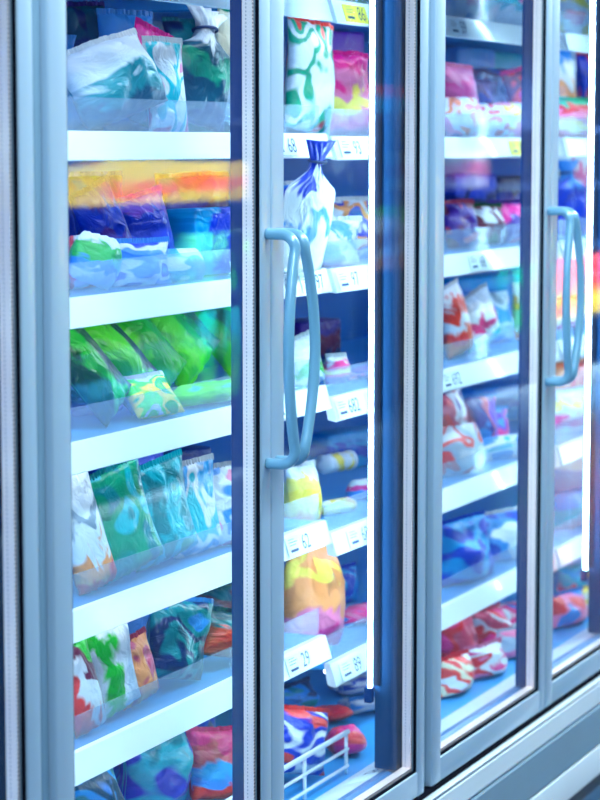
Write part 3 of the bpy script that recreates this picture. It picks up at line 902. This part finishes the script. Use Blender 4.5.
R1(1, 470, 506, 104, 0.305, 0.06, 'lump', 'b', [CORAL, WH, CORAL], 'small coral bag in front, top shelf, third door')
R1(1, 496, 532, 98, 0.30, 0.05, 'lump', 'b', [CREAM, LPINK, YEL, WH], 'small cream and pink bag in front, top shelf, third door')
R1(1, 446, 486, 46, 0.64, 0.08, 'box', 'v', [CYAN, AQUA, SKY], 'light blue box at back, top shelf, third door', lean=0)
R1(1, 486, 530, 48, 0.66, 0.08, 'box', 'v', [SKY, CYAN, AQUA], 'cyan box at back right, top shelf, third door', lean=0)
# --- second shelf, third door
R1(2, 442, 478, 204, 0.34, 0.08, 'crumpled', 'b', [MAR, PURP, ROSE], 'maroon crinkled bag at left, second shelf, third door')
R1(2, 472, 504, 208, 0.35, 0.07, 'crumpled', 'b', [MAR, WH, MAR, DGREEN], 'maroon bag with white glints, second shelf, third door')
R1(2, 498, 534, 204, 0.34, 0.07, 'crumpled', 'b', [MAR, MAG, PURP], 'wine red bag at right, second shelf, third door')
R1(2, 442, 484, 174, 0.62, 0.10, 'box', 'v', [BLUE, NAVY, BLUE], 'blue box at back left, second shelf, third door', lean=0)
R1(2, 484, 530, 176, 0.64, 0.10, 'box', 'v', [NAVY, BLUE, NAVY], 'navy box at back right, second shelf, third door', lean=0)
# --- third shelf, third door
R1(3, 438, 470, 292, 0.33, 0.08, 'pillow', 'v', [ORANGE, CORAL, WH, CORAL, WH], 'white and coral bag with orange bottom at left, third shelf, third door', roll=-12)
R1(3, 458, 496, 306, 0.32, 0.08, 'crumpled', 'v', [AQUA, WH, PINK, WH, SILV], 'white aqua bag with pink stripe, third shelf, third door', roll=-18)
R1(3, 482, 514, 292, 0.38, 0.08, 'pillow', 'b', [GREY, SILV, SKY], 'grey blue bag, third shelf, third door')
R1(3, 504, 534, 288, 0.35, 0.07, 'pillow', 'v', [ORANGE, WH, WH, PEACH, WH], 'white bag with orange flecks at right, third shelf, third door')
R1(3, 446, 512, 276, 0.60, 0.09, 'box', 'v', [NAVY, BLUE, SKY, CYAN], 'blue box with pale top at back, third shelf, third door', lean=0)
# --- fourth shelf, third door
R1(4, 438, 472, 396, 0.35, 0.08, 'pillow', 'b', [CORAL, ROSE, WH, PURP], 'pinkish red bag at left, fourth shelf, third door', roll=-10)
R1(4, 462, 494, 398, 0.38, 0.08, 'crumpled', 'b', [VIO, ROSE, PURP, SKY], 'violet bag, fourth shelf, third door')
R1(4, 484, 522, 412, 0.36, 0.07, 'crumpled', 'b', [SKY, VIO, PINK, SKY], 'blue violet bag with red tips, fourth shelf, third door')
R1(4, 440, 480, 426, 0.30, 0.05, 'lump', 'b', [WH, SILV, CORAL, WH], 'low clear silvery bag in front, fourth shelf, third door', clr=0.25)
R1(4, 476, 528, 434, 0.295, 0.05, 'lump', 'b', [SKY, WH, AQUA], 'low pale blue clear bag in front, fourth shelf, third door', clr=0.25)
R1(4, 470, 530, 384, 0.60, 0.09, 'box', 'v', [SKY, BLUE, SKY], 'blue box at back right, fourth shelf, third door', lean=0)
# --- fifth shelf, third door
R1(5, 438, 490, 512, 0.36, 0.10, 'crumpled', 'b', [BLUE, CYAN, BLUE], 'big blue clear bag at left, fifth shelf, third door', clr=0.1)
R1(5, 474, 522, 512, 0.33, 0.08, 'crumpled', 'b', [WH, SKY, BLUE, WH], 'sparkling crinkled bag, fifth shelf, third door', clr=0.15)
R1(5, 506, 538, 526, 0.40, 0.08, 'pillow', 'b', [ROSE, SKY, BLUE], 'pink edged blue bag at right, fifth shelf, third door')
# --- case floor, third door
R1(6, 434, 478, 600, 0.33, 0.12, 'lump', 'b', [ROSE, RED, PINK, WH], 'rosy bag with ring print at left, case floor, third door')
R1(6, 462, 506, 612, 0.33, 0.12, 'crumpled', 'b', [PINK, RED, WH, ROSE], 'pink and red bag, case floor, third door')
R1(6, 494, 538, 602, 0.33, 0.12, 'lump', 'b', [SKY, PINK, WH, BLUE], 'blue and pink bag at right, case floor, third door')
R1(6, 436, 474, 660, 0.22, 0.08, 'crumpled', 'b', [WH, CORAL, CREAM, RED], 'low white and red bag in front, case floor, third door')
R1(6, 476, 528, 604, 0.50, 0.10, 'crumpled', 'b', [BLUE, SKY, CYAN], 'blue bag at back, case floor, third door')
R1(6, 466, 506, 645, 0.22, 0.08, 'crumpled', 'b', [PINK, WH, RED, LPINK], 'low pink and white bag in front, case floor, third door')
R1(6, 498, 540, 626, 0.22, 0.08, 'crumpled', 'b', [SKY, LPINK, SILV], 'low pale bag at right front, case floor, third door')
# --- right-edge door
R1(1, 550, 584, 26, 0.34, 0.10, 'pillow', 'v', [NAVY, BLUE, PEACH, WH, SKY], 'white and blue bag, top shelf, door at right edge')
R1(1, 578, 604, 50, 0.36, 0.08, 'pillow', 'b', [NAVY, BLUE, CORAL], 'dark blue bag, top shelf, door at right edge')
R1(2, 550, 584, 162, 0.36, 0.08, 'gather', 'v', [BLUE, BLUE, SKY], 'blue bag with gathered neck, second shelf, door at right edge')
R1(2, 568, 590, 156, 0.33, 0.06, 'lump', 'b', [WH, LPINK, PEACH], 'pale pink knobbly bag, second shelf, door at right edge')
R1(1, 552, 588, 102, 0.30, 0.05, 'pillow', 'v', [RED, YEL, YEL, LPINK, RED, EMER], 'red bag with yellow stripes and green corner, top shelf, door at right edge', yaw=-10)
R1(3, 550, 582, 300, 0.36, 0.08, 'pillow', 'v', [PINK, WH, LPINK, PINK], 'pink and white bag, third shelf, door at right edge')
R1(3, 574, 606, 312, 0.35, 0.08, 'pillow', 'b', [LPINK, SKY, WH], 'pale lilac bag, third shelf, door at right edge')
R1(4, 550, 592, 364, 0.38, 0.08, 'pillow', 'b', [PEACH, CORAL, PEACH], 'peach bag, fourth shelf, door at right edge')
R1(4, 552, 584, 392, 0.31, 0.06, 'pillow', 'v', [WH, PINK, WH, YEL, WH], 'white bag with yellow and pink print, fourth shelf, door at right edge')
R1(4, 584, 612, 380, 0.34, 0.07, 'pillow', 'b', [CREAM, SKY, WH], 'cream and pale blue bag, fourth shelf, door at right edge')
R1(5, 548, 598, 486, 0.36, 0.11, 'crumpled', 'b', [CYAN, AQUA, CYAN], 'bright cyan bag, fifth shelf, door at right edge', clr=0.15)
R1(6, 548, 582, 570, 0.38, 0.12, 'crumpled', 'd', [ROSE, AQUA, CYAN, AQUA], 'cyan bag with pink corner, case floor, door at right edge')
R1(6, 574, 614, 584, 0.38, 0.12, 'crumpled', 'b', [WH, LEM, AQUA], 'pale bag with yellowish tint, case floor, door at right edge')
R1(6, 544, 578, 600, 0.22, 0.08, 'crumpled', 'b', [CORAL, LPINK, SKY], 'small rosy bag in front, case floor, door at right edge')
R1(6, 570, 604, 592, 0.22, 0.08, 'crumpled', 'b', [AQUA, WH, LEM], 'small mint bag in front, case floor, door at right edge')

# ---------------------------------------------------------------- the rest of the shop
AX0, AX1 = -4.0, 22.0
WALLY = -3.6
fl = simple('pale_floor_vinyl', (0.03, 0.08, 0.16), 0.3, 0, 0.1, 0.08, 1.2)
tag(MB().box(AX0, AX1, WALLY, 1.2, -0.05, 0.0).build('floor', fl), kind='structure')
tag(MB().box(AX0, AX1, WALLY, 1.2, 3.6, 3.65).build('ceiling', simple('ceiling_paint', (0.75, 0.80, 0.86), 0.8)), kind='structure')
tag(MB().box(AX0, AX1, WALLY - 0.1, WALLY, 0, 3.6).build('wall_aisle', M['shelving']), kind='structure')
tag(MB().box(AX0, AX1, 0.9, 1.0, 0, 3.6).build('wall_back', simple('back_wall_paint', (0.5, 0.6, 0.7), 0.7)), kind='structure')
tag(MB().box(AX1, AX1 + 0.1, WALLY - 0.1, 1.2, 0, 3.6).build('wall_end', simple('end_wall_paint', (0.02, 0.06, 0.14), 0.7)), kind='structure')

# opposite aisle run: its colours are what the door glass mirrors
gon = empty('shelving_unit', (5.5, -3.0, 0), 'long shelving run across the aisle, mirrored in the freezer glass', 'shelving')
gw = 10.5
MB().box(0, gw, -0.45, -0.40, 0.0, 2.1).build('back_panel', M['shelving'], gon)
MB().box(0, gw, -0.40, 0.0, 0.0, 0.12, 0, 0.004).build('base_shelf', M['bumper'], gon)
for z in (0.50, 1.00, 1.42, 1.80):
    MB().box(0, gw, -0.40, 0.0, z - 0.03, z, 0, 0.003).build('shelf', M['shelving'], gon)


def carton(x0, x1, z0, h, cols, label, letter=None, mode='v'):
    w = x1 - x0
    mb, uv = box_body(w, h, 0.30, 1)
    o = mb.build('carton', film('carton_print', mode, cols, 0, 5, 0.35, x0), None, uv)
    o.location = ((x0 + x1) / 2, -3.17, z0 + 0.0003)
    tag(o, label, 'carton', 'cartons on the shelving across the aisle')
    if letter:
        tv, tf = text_mesh(letter)
        p = MB().add([(-q.x * h * 1.1, 0.1515, h / 2 + q.y * h * 1.1) for q in tv], tf, 0)
        p.build('printed_letter', M['tag'], o)
    return o


carton(7.9, 8.6, 1.42, 0.17, [YEL, YEL, LEM], 'yellow carton, leftmost in the mirrored yellow band')
carton(8.63, 9.25, 1.42, 0.19, [YEL, ORANGE, YEL, YEL], 'orange yellow carton, middle of the mirrored yellow band')
carton(9.28, 9.95, 1.42, 0.18, [YEL, ORANGE, YEL], 'orange carton, right end of the mirrored yellow band')
carton(9.42, 9.95, 1.00, 0.27, [GREEN, DGREEN, LIME], 'green carton mirrored beside the nearest handles')
carton(9.42, 9.95, 0.50, 0.42, [LIME, GREEN, AQUA], 'lime carton mirrored below the green one')
carton(11.3, 12.0, 1.00, 0.34, [PEACH, WH, BROWN, WH, GREEN], 'striped carton mirrored in second door pane')
carton(11.3, 12.1, 1.80, 0.20, [NAVY, CYAN, RED], 'red and cyan carton on top, mirrored in second door')
carton(13.6, 14.2, 0.50, 0.42, [GREEN, DGREEN, EMER], 'tall green carton mirrored in third door')
carton(14.3, 15.0, 0.50, 0.22, [YEL, ORANGE, YEL, RED], 'yellow and red carton mirrored at right edge')
carton(15.03, 16.0, 0.50, 0.22, [YEL, YEL, ORANGE], 'long yellow carton mirrored at right edge')
carton(14.3, 15.0, 0.721, 0.22, [RED, RED, PINK], 'red carton mirrored at right edge')
carton(15.03, 16.0, 0.721, 0.22, [RED, RED], 'red carton with a pale letter C mirrored at right edge', 'C')
carton(8.0, 9.2, 1.00, 0.30, [NAVY, BLUE, NAVY], 'navy carton under the mirrored yellow band')
carton(8.0, 9.2, 0.50, 0.30, [BLUE, SKY, NAVY], 'blue carton low under the mirrored yellow band')
carton(12.5, 13.3, 1.42, 0.22, [WH, LPINK, WH], 'pale pink carton mirrored in third door')

# ---------------------------------------------------------------- light
def area(name, loc, sx, sy, power, col, rot=(0, 0, 0)):
    l = bpy.data.lights.new(name, 'AREA')
    l.shape = 'RECTANGLE'; l.size = sx; l.size_y = sy; l.energy = power; l.color = col
    o = bpy.data.objects.new(name, l)
    COL.objects.link(o); o.location = loc; o.rotation_euler = rot
    return o


for i, x in enumerate((0.5, 4.0, 7.5, 11.0, 14.5, 18.0)):
    area('aisle_ceiling_light', (x, -1.45, 3.55), 2.6, 0.30, 98, (0.74, 0.93, 1.0))
for x, e_ in ((9.2, 300), (15.0, 800)):
    area('added_carton_light', (x, -2.35, 2.7), 2.4, 0.15, e_, (1.0, 0.97, 0.92), (math.radians(-35), 0, 0)).data.spread = math.radians(80)  # added lamps that brighten the cartons for the glass to mirror
w = bpy.data.worlds.new('world')
S.world = w
w.use_nodes = True
w.node_tree.nodes['Background'].inputs[0].default_value = (0.55, 0.75, 1.0, 1)
w.node_tree.nodes['Background'].inputs[1].default_value = 0.05
S.view_settings.view_transform = 'Standard'
S.view_settings.look = 'None'
S.view_settings.exposure = 0.75
S.view_settings.gamma = 1.0
S.view_settings.use_curve_mapping = False
S.cycles.max_bounces = 16
S.cycles.transparent_max_bounces = 40
S.cycles.glossy_bounces = 6
S.cycles.diffuse_bounces = 4
S.cycles.sample_clamp_indirect = 6
S.cycles.use_denoising = True
